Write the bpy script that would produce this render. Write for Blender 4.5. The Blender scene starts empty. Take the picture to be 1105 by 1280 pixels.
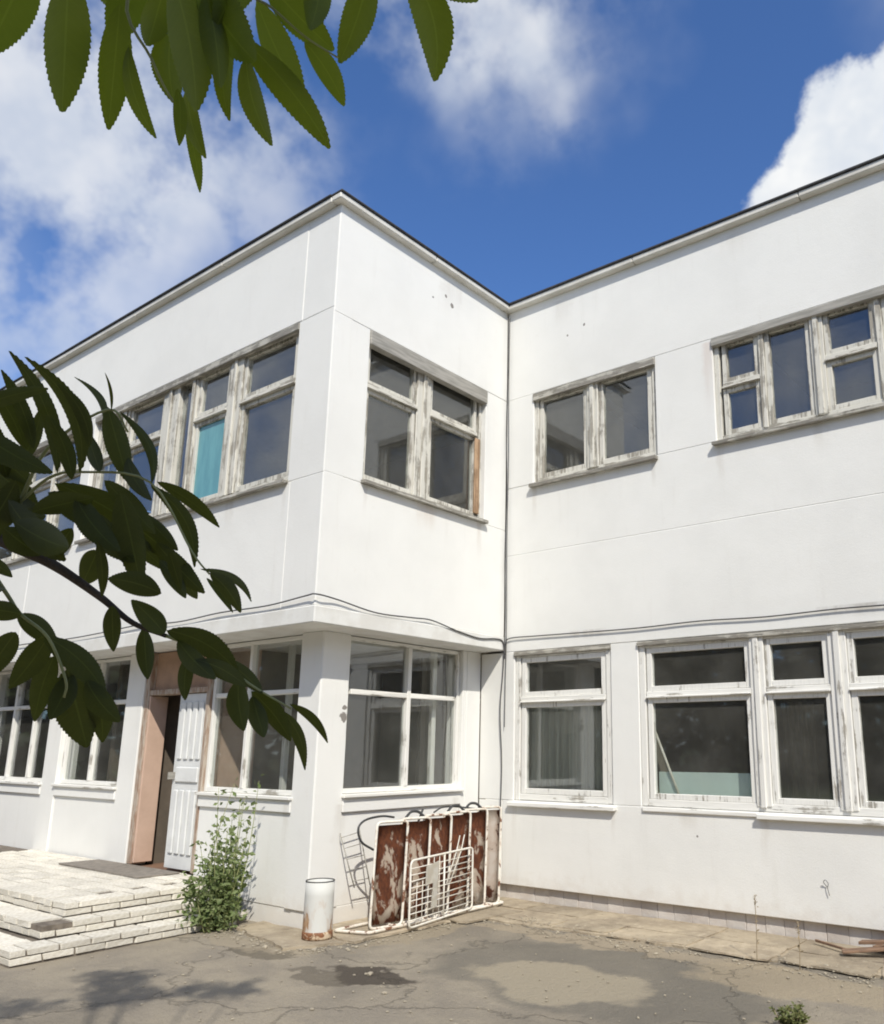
import bpy, bmesh, math, random
from mathutils import Vector, Matrix, noise
random.seed(7)
rnd = random.uniform
sc = bpy.context.scene
col = sc.collection

# ------------------------------------------------------------------ camera
CAM = Vector((6.256, -7.751, 1.644))
FPX, CX, CY = 1029.6, 673.9, 694.7
yaw, pit, rol = math.radians(-36.486), math.radians(13.233), math.radians(0.169)
FW = Vector((math.sin(yaw)*math.cos(pit), math.cos(yaw)*math.cos(pit), math.sin(pit)))
RT0 = Vector((math.cos(yaw), -math.sin(yaw), 0)); UP0 = RT0.cross(FW)
RT = RT0*math.cos(rol)+UP0*math.sin(rol); UP = -RT0*math.sin(rol)+UP0*math.cos(rol)
cd = bpy.data.cameras.new('camera'); co = bpy.data.objects.new('camera', cd); col.objects.link(co)
co.matrix_world = Matrix(((RT.x, UP.x, -FW.x, CAM.x), (RT.y, UP.y, -FW.y, CAM.y), (RT.z, UP.z, -FW.z, CAM.z), (0, 0, 0, 1)))
cd.sensor_fit = 'HORIZONTAL'; cd.sensor_width = 36; cd.lens = 36*FPX/1105
cd.shift_x = (552.5-CX)/1105; cd.shift_y = (CY-640)/1105
cd.clip_start = .05; cd.clip_end = 2000
sc.camera = co
def pdir(u, v): return (RT*((u-CX)/FPX) - UP*((v-CY)/FPX) + FW)

# ------------------------------------------------------------------ sun, sky, exposure
SUN = Vector((.78, -.65, 1.0)).normalized()
sl = bpy.data.lights.new('sun', 'SUN'); sl.energy = 4.35; sl.angle = math.radians(.55); sl.color = (1, .945, .84)
so = bpy.data.objects.new('sun', sl); col.objects.link(so)
so.rotation_euler = SUN.to_track_quat('Z', 'Y').to_euler()
so.location = (12, -12, 20)
w = bpy.data.worlds.new('World'); sc.world = w; w.use_nodes = True
w.cycles.sampling_method = 'MANUAL'; w.cycles.sample_map_resolution = 512
sc.view_settings.view_transform = 'Standard'; sc.view_settings.look = 'None'
sc.view_settings.exposure = -.01; sc.view_settings.gamma = 1
sc.render.engine = 'CYCLES'; sc.cycles.filter_width = 1.9
sc.cycles.max_bounces = 6; sc.cycles.transparent_max_bounces = 14

def mth(nt, op, a, b=None, c=None, clamp=False):
    n = nt.nodes.new('ShaderNodeMath'); n.operation = op; n.use_clamp = clamp
    for i, x in enumerate((a, b, c)):
        if x is None: continue
        if isinstance(x, (int, float)): n.inputs[i].default_value = x
        else: nt.links.new(x, n.inputs[i])
    return n.outputs[0]
def nz(nt, vec, scale, detail=5, rough=.55, dist=0):
    n = nt.nodes.new('ShaderNodeTexNoise'); n.inputs['Scale'].default_value = scale
    n.inputs['Detail'].default_value = detail; n.inputs['Roughness'].default_value = rough; n.inputs['Distortion'].default_value = dist
    if vec is not None: nt.links.new(vec, n.inputs['Vector'])
    return n.outputs['Fac'], n.outputs['Color']
def sstep(nt, x, a, b):
    n = nt.nodes.new('ShaderNodeMapRange'); n.interpolation_type = 'SMOOTHSTEP'
    n.inputs[1].default_value = a; n.inputs[2].default_value = b; nt.links.new(x, n.inputs[0]); return n.outputs[0]
def vmath(nt, op, a, b=None):
    n = nt.nodes.new('ShaderNodeVectorMath'); n.operation = op
    for i, x in enumerate((a, b)):
        if x is None: continue
        if isinstance(x, (tuple, list, Vector)): n.inputs[i].default_value = x
        else: nt.links.new(x, n.inputs[i])
    return n
def mixc(nt, f, a, b, mode='MIX'):
    n = nt.nodes.new('ShaderNodeMix'); n.data_type = 'RGBA'; n.blend_type = mode
    for i, x in ((0, f), (6, a), (7, b)):
        if isinstance(x, (int, float)): n.inputs[i].default_value = x
        elif isinstance(x, (tuple, list)): n.inputs[i].default_value = (*x[:3], 1)
        else: nt.links.new(x, n.inputs[i])
    return n.outputs[2]

nt = w.node_tree; nt.nodes.clear()
sky = nt.nodes.new('ShaderNodeTexSky'); sky.sky_type = 'NISHITA'; sky.sun_disc = False
sky.sun_elevation = math.asin(SUN.z); sky.sun_rotation = math.atan2(SUN.x, SUN.y)
sky.air_density = 1.0; sky.dust_density = .35; sky.ozone_density = 2.2
tc = nt.nodes.new('ShaderNodeTexCoord'); gen = tc.outputs['Generated']
# clouds live on the sky dome: soft fbm, gathered round a few cloud centres and repeated all round the dome
_, nc = nz(nt, gen, 4.5, 4, .5)
wob = vmath(nt, 'SCALE', vmath(nt, 'SUBTRACT', nc, (.5, .5, .5)).outputs[0]); wob.inputs[3].default_value = .30
dw = vmath(nt, 'NORMALIZE', vmath(nt, 'ADD', gen, wob.outputs[0]).outputs[0]).outputs[0]
f1, _ = nz(nt, gen, 6.5, 5, .56)
def blob(u, v, r, soft):
    d = pdir(u, v).normalized()
    dt = vmath(nt, 'DOT_PRODUCT', dw, tuple(d)).outputs['Value']
    ang = mth(nt, 'ARCCOSINE', mth(nt, 'MINIMUM', dt, 1.0))
    n = sstep(nt, ang, r+soft, max(r-soft, 0)); return n
def mx(*a):
    o = a[0]
    for x in a[1:]: o = mth(nt, 'MAXIMUM', o, x)
    return o
_, nc2 = nz(nt, gen, 11.0, 5, .62)
wob2 = vmath(nt, 'SCALE', vmath(nt, 'SUBTRACT', nc2, (.5, .5, .5)).outputs[0]); wob2.inputs[3].default_value = .075
dsoft = dw; dw = vmath(nt, 'NORMALIZE', vmath(nt, 'ADD', gen, wob2.outputs[0]).outputs[0]).outputs[0]
crisp = mx(blob(1085, 165, .068, .008), blob(1030, 215, .055, .008), blob(1165, 165, .095, .008), blob(985, 262, .045, .008), blob(1300, 200, .13, .012))
dw = dsoft
wisp = mx(blob(600, -35, .115, .09), blob(640, 70, .05, .06), blob(560, 60, .05, .07), mth(nt, 'MULTIPLY', blob(30, 60, .22, .14), 1.0), blob(110, 225, .13, .13), mth(nt, 'MULTIPLY', blob(70, 370, .16, .14), .75))
wisp = mth(nt, 'MULTIPLY', wisp, sstep(nt, f1, .40, .62))
# the same sort of broken cloud over the rest of the sky, away from the clear blue gap in view
f2, _ = nz(nt, gen, 2.6, 5, .58)
gap = blob(640, 420, .62, .18)
far = mth(nt, 'MULTIPLY', sstep(nt, f2, .41, .60), mth(nt, 'SUBTRACT', 1.0, gap))
cloud = mx(mth(nt, 'MULTIPLY', wisp, .76), crisp, mth(nt, 'MULTIPLY', far, .85))
f3, _ = nz(nt, gen, 14.0, 3, .6)
ccol = mixc(nt, sstep(nt, f3, .3, .7), (7.4, 7.9, 8.6), (9.6, 9.7, 9.7))
skyc = mixc(nt, 1.0, sky.outputs[0], (.86, 1.20, 1.68), 'MULTIPLY')
full = mixc(nt, cloud, skyc, ccol)
bg = nt.nodes.new('ShaderNodeBackground'); bg.inputs[1].default_value = .1
nt.links.new(full, bg.inputs[0])
wo = nt.nodes.new('ShaderNodeOutputWorld'); nt.links.new(bg.outputs[0], wo.inputs[0])

# ------------------------------------------------------------------ materials
MAT = {}
def newmat(name):
    m = bpy.data.materials.new(name); m.use_nodes = True; t = m.node_tree; t.nodes.clear()
    o = t.nodes.new('ShaderNodeOutputMaterial'); p = t.nodes.new('ShaderNodeBsdfPrincipled')
    t.links.new(p.outputs[0], o.inputs[0]); MAT[name] = m
    return m, t, p, o
def objc(t, scale=(1, 1, 1)):
    c = t.nodes.new('ShaderNodeTexCoord'); mp = t.nodes.new('ShaderNodeMapping')
    mp.inputs['Scale'].default_value = scale; t.links.new(c.outputs['Object'], mp.inputs[0]); return mp.outputs[0]
def bump(t, p, h, dist, strength=1):
    b = t.nodes.new('ShaderNodeBump'); b.inputs['Distance'].default_value = dist; b.inputs['Strength'].default_value = strength
    t.links.new(h, b.inputs['Height']); t.links.new(b.outputs[0], p.inputs['Normal'])
def orand(t):
    n = t.nodes.new('ShaderNodeObjectInfo'); return n.outputs['Random']
def setc(t, p, x):
    if isinstance(x, tuple): p.inputs['Base Color'].default_value = (*x, 1)
    else: t.links.new(x, p.inputs['Base Color'])
def simple(name, c1, c2, scale=8, rough=.7, bd=.002, stretch=(1, 1, 1), rand=0, metal=0, lo=.35, hi=.65):
    m, t, p, o = newmat(name); v = objc(t, stretch); f, _ = nz(t, v, scale, 6, .6)
    c = mixc(t, sstep(t, f, lo, hi), c1, c2)
    if rand:
        r = orand(t); k = mth(t, 'ADD', mth(t, 'MULTIPLY', r, rand*2), 1-rand)
        cc = t.nodes.new('ShaderNodeCombineColor')
        for i in range(3): t.links.new(k, cc.inputs[i])
        c = mixc(t, 1.0, c, cc.outputs[0], 'MULTIPLY')
    setc(t, p, c); p.inputs['Roughness'].default_value = rough; p.inputs['Metallic'].default_value = metal
    if bd:
        g, _ = nz(t, v, scale*6, 5, .6); bump(t, p, g, bd)
    return m

def wallmat(name, base=(.80, .797, .765), low=True, marks=(), streaks=()):
    m, t, p, o = newmat(name); v = objc(t)
    f, _ = nz(t, v, .9, 6, .6); f2, _ = nz(t, objc(t, (3.2, 3.2, .35)), 2.2, 6, .65); f3, _ = nz(t, v, 7, 5, .6)
    c = mixc(t, sstep(t, f, .38, .7), base, tuple(x*.945 for x in base))
    c = mixc(t, mth(t, 'MULTIPLY', sstep(t, f2, .55, .78), .15), c, (.52, .49, .43))       # rain streaks
    c = mixc(t, mth(t, 'MULTIPLY', sstep(t, f3, .62, .75), .08), c, (.55, .50, .43))       # blotches
    if low:                                                                                # splash dirt near the ground
        sp = t.nodes.new('ShaderNodeSeparateXYZ'); t.links.new(v, sp.inputs[0])
        z = mth(t, 'ADD', sp.outputs[2], mth(t, 'MULTIPLY', mth(t, 'SUBTRACT', f3, .5), .55))
        c = mixc(t, mth(t, 'MULTIPLY', sstep(t, z, .36, .04), .30), c, (.50, .42, .33))
    s3 = t.nodes.new('ShaderNodeSeparateXYZ'); t.links.new(v, s3.inputs[0]); uu = mth(t, 'ADD', s3.outputs[0], s3.outputs[1])
    for (u0, wd, zt, ln_, k, cl) in streaks:                                               # rain and rust runs under sills and joints
        du = mth(t, 'ABSOLUTE', mth(t, 'ADD', mth(t, 'SUBTRACT', uu, u0), mth(t, 'MULTIPLY', mth(t, 'SUBTRACT', f3, .5), wd*1.5)))
        a_ = mth(t, 'MULTIPLY', sstep(t, du, wd, wd*.2), mth(t, 'MULTIPLY', sstep(t, s3.outputs[2], zt-ln_, zt), sstep(t, s3.outputs[2], zt+.02, zt)))
        c = mixc(t, mth(t, 'MULTIPLY', mth(t, 'MULTIPLY', a_, sstep(t, f2, .25, .65)), k), c, cl)
    for (mp, r) in marks:                                                                  # knocked-off paint showing concrete
        _, wn = nz(t, v, 14, 4, .6)
        q = vmath(t, 'SCALE', vmath(t, 'SUBTRACT', wn, (.5, .5, .5)).outputs[0]); q.inputs[3].default_value = r*2.2
        d = vmath(t, 'DISTANCE', vmath(t, 'ADD', v, q.outputs[0]).outputs[0], mp).outputs['Value']
        c = mixc(t, sstep(t, d, r, r*.8), c, (.24, .22, .20))
    setc(t, p, c); p.inputs['Roughness'].default_value = .85
    g, _ = nz(t, v, 60, 6, .7); g2, _ = nz(t, v, 3.5, 3, .5)
    bump(t, p, mth(t, 'ADD', g, mth(t, 'MULTIPLY', g2, 1.5)), .003, .7)
    return m
wallmat('wall_paint', low=False, marks=(((0, -1.09, 6.90), .035), ((0, -1.20, 6.98), .025), ((0, -1.42, 6.86), .015), ((1.2, 0, 6.75), .02), ((.95, 0, 6.68), .015)), streaks=((.45, .05, 4.8, .5, .5, (.45, .40, .33)), (2.1, .04, 4.8, .4, .45, (.45, .41, .35)), (1.3, .10, 4.8, .35, .3, (.48, .43, .36)), (2.9, .06, 4.8, .5, .5, (.44, .38, .31)), (3.95, .12, 4.8, .4, .4, (.48, .44, .37)), (-1.4, .25, 4.3, .35, .35, (.52, .40, .29)), (-.5, .06, 4.3, .5, .45, (.48, .40, .32)), (-2.3, .04, 4.3, .4, .4, (.48, .42, .36)), (-4.4, .12, 4.3, .4, .4, (.46, .42, .36)), (-3.45, .05, 4.3, .5, .4, (.46, .42, .36)), (2.82, .10, 6.0, .9, .35, (.56, .42, .35)), (.9, .2, 7.2, .5, .25, (.5, .46, .40)), (3.2, .3, 7.2, .4, .25, (.5, .46, .40)), (-1.1, .25, 7.2, .6, .3, (.5, .46, .40)), (1.2, .3, 2.95, .12, .5, (.35, .31, .26)), (4.2, .5, 2.95, .14, .6, (.33, .30, .26))))
wallmat('wall_paint_low', marks=(((-.36, -2.12, 1.95), .05), ((-.36, -2.11, 2.05), .03), ((2.46, 0, .82), .012)), streaks=((.18, .05, 1.03, .5, .45, (.46, .41, .34)), (1.5, .04, 1.03, .45, .4, (.46, .41, .34)), (2.4, .25, 1.05, .25, .35, (.50, .44, .36)), (3.15, .06, 1.0, .5, .45, (.45, .39, .32)), (-2.45, .10, 1.1, .5, .35, (.46, .41, .34)), (-.75, .08, 1.1, .5, .35, (.46, .41, .34)), (-3.2, .06, 1.1, .6, .35, (.46, .41, .34))))
simple('soffit', (.74, .74, .71), (.66, .65, .61), 4, .85, .002)
def paintwood(name, axis, paint, wood, amt, rough=.6):
    m, t, p, o = newmat(name); s = [13., 13., 13.]; s[axis] = .55
    ofs = mth(t, 'MULTIPLY', orand(t), 37.0); cb = t.nodes.new('ShaderNodeCombineXYZ')
    for q_ in range(3): t.links.new(ofs, cb.inputs[q_])
    v = vmath(t, 'ADD', objc(t, tuple(s)), cb.outputs[0]).outputs[0]; f, _ = nz(t, v, 2.2, 8, .7, .4); f2, _ = nz(t, vmath(t, 'ADD', objc(t), cb.outputs[0]).outputs[0], 3.4, 5, .65)
    k = mth(t, 'ADD', f, mth(t, 'MULTIPLY', mth(t, 'SUBTRACT', f2, .5), .7))
    msk = sstep(t, k, amt-.03, amt+.05)
    g, _ = nz(t, v, 9, 4, .6)
    wd = mixc(t, sstep(t, g, .3, .7), wood, tuple(x*.62 for x in wood))
    pc = mixc(t, sstep(t, g, .35, .8), paint, tuple(x*.86 for x in paint))
    setc(t, p, mixc(t, msk, pc, wd)); p.inputs['Roughness'].default_value = rough
    bump(t, p, mth(t, 'SUBTRACT', mth(t, 'MULTIPLY', g, .5), msk), .0025)
    return m
for i, a in enumerate('xyz'):
    paintwood('old_frame_'+a, i, (.66, .64, .57), (.40, .37, .31), .54)
    paintwood('good_frame_'+a, i, (.80, .79, .745), (.45, .42, .36), .62)
    paintwood('bare_frame_'+a, i, (.50, .48, .42), (.30, .28, .24), .46)
paintwood('raw_frame_z', 2, (.50, .33, .20), (.36, .22, .12), .5)
simple('flashing', (.40, .38, .34), (.26, .25, .22), 6, .55, .002, (.5, .5, 6))
simple('coping_metal', (.72, .70, .64), (.60, .58, .52), 3, .5, .002)
simple('roof_felt', (.035, .035, .04), (.06, .06, .06), 9, .8, .004)
simple('interior_wall', (.26, .235, .195), (.21, .19, .155), 2, .9, 0)
simple('interior_dark', (.16, .13, .10), (.11, .09, .07), 2, .9, 0)
simple('peach_paint', (.62, .44, .34), (.54, .38, .29), 2.5, .8, .002)
simple('tan_board', (.42, .27, .18), (.34, .22, .15), 5, .7, .002)
simple('brown_jamb', (.30, .19, .13), (.46, .40, .33), 9, .7, .003, (4, 4, .7))
simple('floor_inside', (.24, .14, .09), (.18, .11, .08), 3, .6, 0)
simple('door_paint', (.74, .75, .74), (.66, .67, .66), 4, .5, .001)
simple('white_brick', (.78, .745, .66), (.63, .585, .49), 9, .85, .004, rand=.12)
simple('brick_mortar', (.12, .10, .08), (.20, .17, .135), 12, .95, .004)
simple('plinth_block', (.62, .58, .535), (.53, .48, .435), 5, .9, .004, rand=.10)
simple('plinth_core', (.44, .39, .35), (.34, .29, .26), 6, .9, .004)
simple('concrete_patch', (.34, .30, .215), (.26, .23, .165), 5, .95, .004)
simple('wire', (.045, .045, .05), (.09, .085, .08), 8, .6, 0)
simple('hose', (.03, .032, .035), (.06, .06, .06), 9, .5, 0)
simple('mat_rubber', (.26, .23, .195), (.19, .17, .145), 14, .95, .004)
simple('bark', (.055, .042, .032), (.10, .08, .06), 14, .9, .004, (2, 2, .6))
simple('twig', (.11, .10, .04), (.07, .05, .03), 20, .7, 0)
simple('pale_stalk', (.34, .36, .16), (.26, .28, .12), 20, .6, 0)
simple('dry_stalk', (.34, .27, .17), (.24, .19, .12), 20, .8, 0)
simple('old_plank', (.26, .16, .10), (.16, .10, .065), 7, .85, .003, (1, 4, 4))
simple('stone', (.42, .37, .28), (.28, .245, .19), 9, .95, .004)
simple('white_tube', (.78, .76, .70), (.70, .66, .56), 14, .45, .001)
simple('teal_cloth', (.24, .58, .62), (.18, .48, .53), 4, .9, 0, (8, 8, .5))
simple('teal_pane', (.15, .37, .40), (.11, .29, .33), 2.2, .18, 0, (3, 3, .6))
simple('teal_board', (.62, .74, .70), (.56, .68, .65), 3, .7, 0)
simple('pale_cloth', (.66, .72, .70), (.50, .57, .57), 5, .9, 0, (10, 10, .4))
simple('dun_cloth', (.20, .18, .14), (.12, .11, .09), 5, .95, 0, (6, 6, .8))
def rusty(name, paint, rust1, rust2, thr, sc_=5, stretch=(1, 1, 1), zbias=0):
    m, t, p, o = newmat(name); v = objc(t, stretch); f, _ = nz(t, v, sc_, 8, .62, .4); g, _ = nz(t, v, 30, 4, .6)
    if zbias:
        s = t.nodes.new('ShaderNodeSeparateXYZ'); t.links.new(objc(t), s.inputs[0]); f = mth(t, 'ADD', f, mth(t, 'MULTIPLY', s.outputs[2], zbias))
    k = sstep(t, f, thr-.02, thr+.03)
    c = mixc(t, k, mixc(t, mth(t, 'MULTIPLY', sstep(t, f, thr-.16, thr-.02), .55), paint, tuple(.5*a+.5*b for a, b in zip(paint, (.42, .24, .12)))), mixc(t, sstep(t, g, .3, .7), rust1, rust2)); setc(t, p, c)
    p.inputs['Roughness'].default_value = .72; bump(t, p, mth(t, 'SUBTRACT', mth(t, 'MULTIPLY', g, .6), k), .0018)
    return m
rusty('rust_panel', (.66, .60, .52), (.25, .085, .036), (.12, .043, .024), .535, 5.2, (1, 1.3, .7), .17)
rusty('rust_panel_pale', (.66, .60, .54), (.16, .052, .027), (.09, .034, .02), .535, 4.2)
rusty('chipped_tube', (.76, .73, .65), (.22, .10, .05), (.14, .06, .035), .58, 11)
rusty('bin_paint', (.60, .60, .565), (.44, .30, .18), (.27, .14, .07), .44, 9, (1, 1, .5), -.75)
rusty('bin_rust', (.60, .50, .36), (.26, .11, .045), (.15, .065, .03), .47, 14)

m, t, p, o = newmat('glass')                     # old window glass, slightly dirty
t.nodes.remove(p)
tr = t.nodes.new('ShaderNodeBsdfTransparent'); tr.inputs[0].default_value = (.95, .965, .955, 1)
gl = t.nodes.new('ShaderNodeBsdfGlossy'); gl.inputs['Roughness'].default_value = .03; gl.inputs['Color'].default_value = (.95, .97, 1, 1)
df = t.nodes.new('ShaderNodeBsdfDiffuse'); df.inputs[0].default_value = (.42, .41, .37, 1)
lw = t.nodes.new('ShaderNodeLayerWeight'); lw.inputs[0].default_value = .5
fr = mth(t, 'ADD', mth(t, 'MULTIPLY', mth(t, 'POWER', lw.outputs['Facing'], 5.0), .86), .085)
v = objc(t); gw, _ = nz(t, v, 1.6, 2, .5)
bp = t.nodes.new('ShaderNodeBump'); bp.inputs['Distance'].default_value = .012; bp.inputs['Strength'].default_value = .10
t.links.new(gw, bp.inputs['Height']); t.links.new(bp.outputs[0], gl.inputs['Normal'])
m1 = t.nodes.new('ShaderNodeMixShader'); t.links.new(fr, m1.inputs[0]); t.links.new(tr.outputs[0], m1.inputs[1]); t.links.new(gl.outputs[0], m1.inputs[2])
dn, _ = nz(t, v, 1.3, 4, .6)
m2 = t.nodes.new('ShaderNodeMixShader'); t.links.new(mth(t, 'ADD', mth(t, 'MULTIPLY', sstep(t, dn, .35, .8), .07), .04), m2.inputs[0]); t.links.new(m1.outputs[0], m2.inputs[1]); t.links.new(df.outputs[0], m2.inputs[2])
t.links.new(m2.outputs[0], o.inputs[0])

def leafmat(name, c1, c2, trans, scale=30, rough=.5, tcol=None, rand=.2):
    m, t, p, o = newmat(name); f, _ = nz(t, objc(t), scale, 3, .6)
    c = mixc(t, sstep(t, f, .3, .7), c1, c2); r = orand(t)
    k = mth(t, 'ADD', mth(t, 'MULTIPLY', r, rand*2), 1-rand); cc = t.nodes.new('ShaderNodeCombineColor')
    for i in range(3): t.links.new(k, cc.inputs[i])
    c = mixc(t, 1.0, c, cc.outputs[0], 'MULTIPLY')
    if name.startswith('rowan'):                 # midrib and side veins
        tu = t.nodes.new('ShaderNodeTexCoord'); su = t.nodes.new('ShaderNodeSeparateXYZ'); t.links.new(tu.outputs['UV'], su.inputs[0])
        ax_ = mth(t, 'ABSOLUTE', mth(t, 'SUBTRACT', su.outputs[0], .5))
        side = mth(t, 'ABSOLUTE', mth(t, 'SUBTRACT', mth(t, 'FRACT', mth(t, 'MULTIPLY', mth(t, 'SUBTRACT', su.outputs[1], mth(t, 'MULTIPLY', ax_, .22)), 13.0)), .5))
        vn = mth(t, 'MAXIMUM', sstep(t, ax_, .035, .012), mth(t, 'MULTIPLY', sstep(t, side, .07, .0), .35))
        c = mixc(t, mth(t, 'MULTIPLY', vn, .55), c, tuple(min(1, x*2.6) for x in c2))
    setc(t, p, c); p.inputs['Roughness'].default_value = rough; p.inputs['Specular IOR Level'].default_value = .3
    tl = t.nodes.new('ShaderNodeBsdfTranslucent'); tl.inputs[0].default_value = (*(tcol or c2), 1)
    ms = t.nodes.new('ShaderNodeMixShader'); ms.inputs[0].default_value = trans
    t.links.new(p.outputs[0], ms.inputs[1]); t.links.new(tl.outputs[0], ms.inputs[2]); t.links.new(ms.outputs[0], o.inputs[0])
    return m
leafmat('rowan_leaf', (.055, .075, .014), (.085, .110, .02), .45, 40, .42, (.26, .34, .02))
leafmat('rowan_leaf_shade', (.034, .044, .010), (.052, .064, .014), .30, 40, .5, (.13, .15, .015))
leafmat('sapling_leaf', (.15, .21, .07), (.32, .37, .18), .3, 22, .6, (.20, .28, .07))
leafmat('wood_leaf', (.028, .045, .014), (.045, .065, .02), .1, .4)
leafmat('weed_leaf', (.10, .14, .04), (.20, .20, .08), .25, 20)

m, t, p, o = newmat('ground')
v = objc(t); big, _ = nz(t, v, .38, 6, .6); med, _ = nz(t, v, 1.7, 7, .65, .3); fine, _ = nz(t, v, 26, 6, .7); grit, _ = nz(t, v, 130, 3, .6)
c = mixc(t, sstep(t, med, .36, .66), (.365, .318, .245), (.290, .255, .205))
c = mixc(t, mth(t, 'MULTIPLY', sstep(t, big, .45, .62), .6), c, (.20, .178, .145))
c = mixc(t, mth(t, 'MULTIPLY', sstep(t, fine, .5, .75), .3), c, (.38, .325, .245))
c = mixc(t, mth(t, 'MULTIPLY', sstep(t, grit, .54, .70), .42), c, (.08, .07, .055))
_, wn = nz(t, v, 2.2, 5, .6)
q = vmath(t, 'SCALE', vmath(t, 'SUBTRACT', wn, (.5, .5, .5)).outputs[0]); q.inputs[3].default_value = .8
vw = vmath(t, 'ADD', v, q.outputs[0]).outputs[0]
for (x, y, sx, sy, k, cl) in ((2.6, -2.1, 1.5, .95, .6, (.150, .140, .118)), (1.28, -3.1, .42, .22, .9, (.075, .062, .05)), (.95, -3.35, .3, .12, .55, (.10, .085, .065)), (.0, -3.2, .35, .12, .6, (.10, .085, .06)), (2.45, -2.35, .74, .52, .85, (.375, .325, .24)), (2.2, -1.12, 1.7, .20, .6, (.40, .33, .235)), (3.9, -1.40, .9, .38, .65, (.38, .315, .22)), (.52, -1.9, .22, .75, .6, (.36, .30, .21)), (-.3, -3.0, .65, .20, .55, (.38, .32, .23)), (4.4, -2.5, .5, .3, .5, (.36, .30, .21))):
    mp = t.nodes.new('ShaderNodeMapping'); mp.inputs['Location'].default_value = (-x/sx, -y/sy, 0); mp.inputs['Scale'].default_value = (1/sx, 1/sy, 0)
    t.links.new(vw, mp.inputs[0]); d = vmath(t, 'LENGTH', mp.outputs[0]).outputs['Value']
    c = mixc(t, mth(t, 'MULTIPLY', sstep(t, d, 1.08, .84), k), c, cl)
# away from the yard the asphalt gives way to grass
ln = vmath(t, 'LENGTH', vmath(t, 'MULTIPLY', v, (1, 1, 0)).outputs[0]).outputs['Value']
c = mixc(t, sstep(t, ln, 17, 20), c, (.05, .075, .025))
setc(t, p, c); p.inputs['Roughness'].default_value = .95; p.inputs['Specular IOR Level'].default_value = .2
vo = t.nodes.new('ShaderNodeTexVoronoi'); vo.feature = 'DISTANCE_TO_EDGE'; vo.inputs['Scale'].default_value = .45; t.links.new(vw, vo.inputs['Vector'])
crk = sstep(t, vo.outputs['Distance'], .0, .012)
bump(t, p, mth(t, 'ADD', mth(t, 'ADD', fine, mth(t, 'MULTIPLY', grit, .35)), mth(t, 'MULTIPLY', crk, .5)), .02)
c2 = mixc(t, mth(t, 'MULTIPLY', mth(t, 'SUBTRACT', 1.0, crk), .3), c, (.05, .045, .035)); setc(t, p, c2)

m, t, p, o = newmat('apron_concrete')
v = objc(t); f, _ = nz(t, v, 1.6, 7, .65); g, _ = nz(t, v, 11, 6, .7); h, _ = nz(t, v, 60, 4, .6)
c = mixc(t, sstep(t, f, .35, .65), (.42, .35, .25), (.28, .23, .165))
c = mixc(t, mth(t, 'MULTIPLY', sstep(t, g, .52, .7), .6), c, (.50, .43, .32))
c = mixc(t, mth(t, 'MULTIPLY', sstep(t, g, .46, .30), .6), c, (.16, .13, .09))
r = orand(t); k = mth(t, 'ADD', mth(t, 'MULTIPLY', r, .3), .85); cc = t.nodes.new('ShaderNodeCombineColor')
for i in range(3): t.links.new(k, cc.inputs[i])
setc(t, p, mixc(t, 1.0, c, cc.outputs[0], 'MULTIPLY')); p.inputs['Roughness'].default_value = .95
bump(t, p, mth(t, 'ADD', g, mth(t, 'MULTIPLY', h, .4)), .012)

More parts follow.
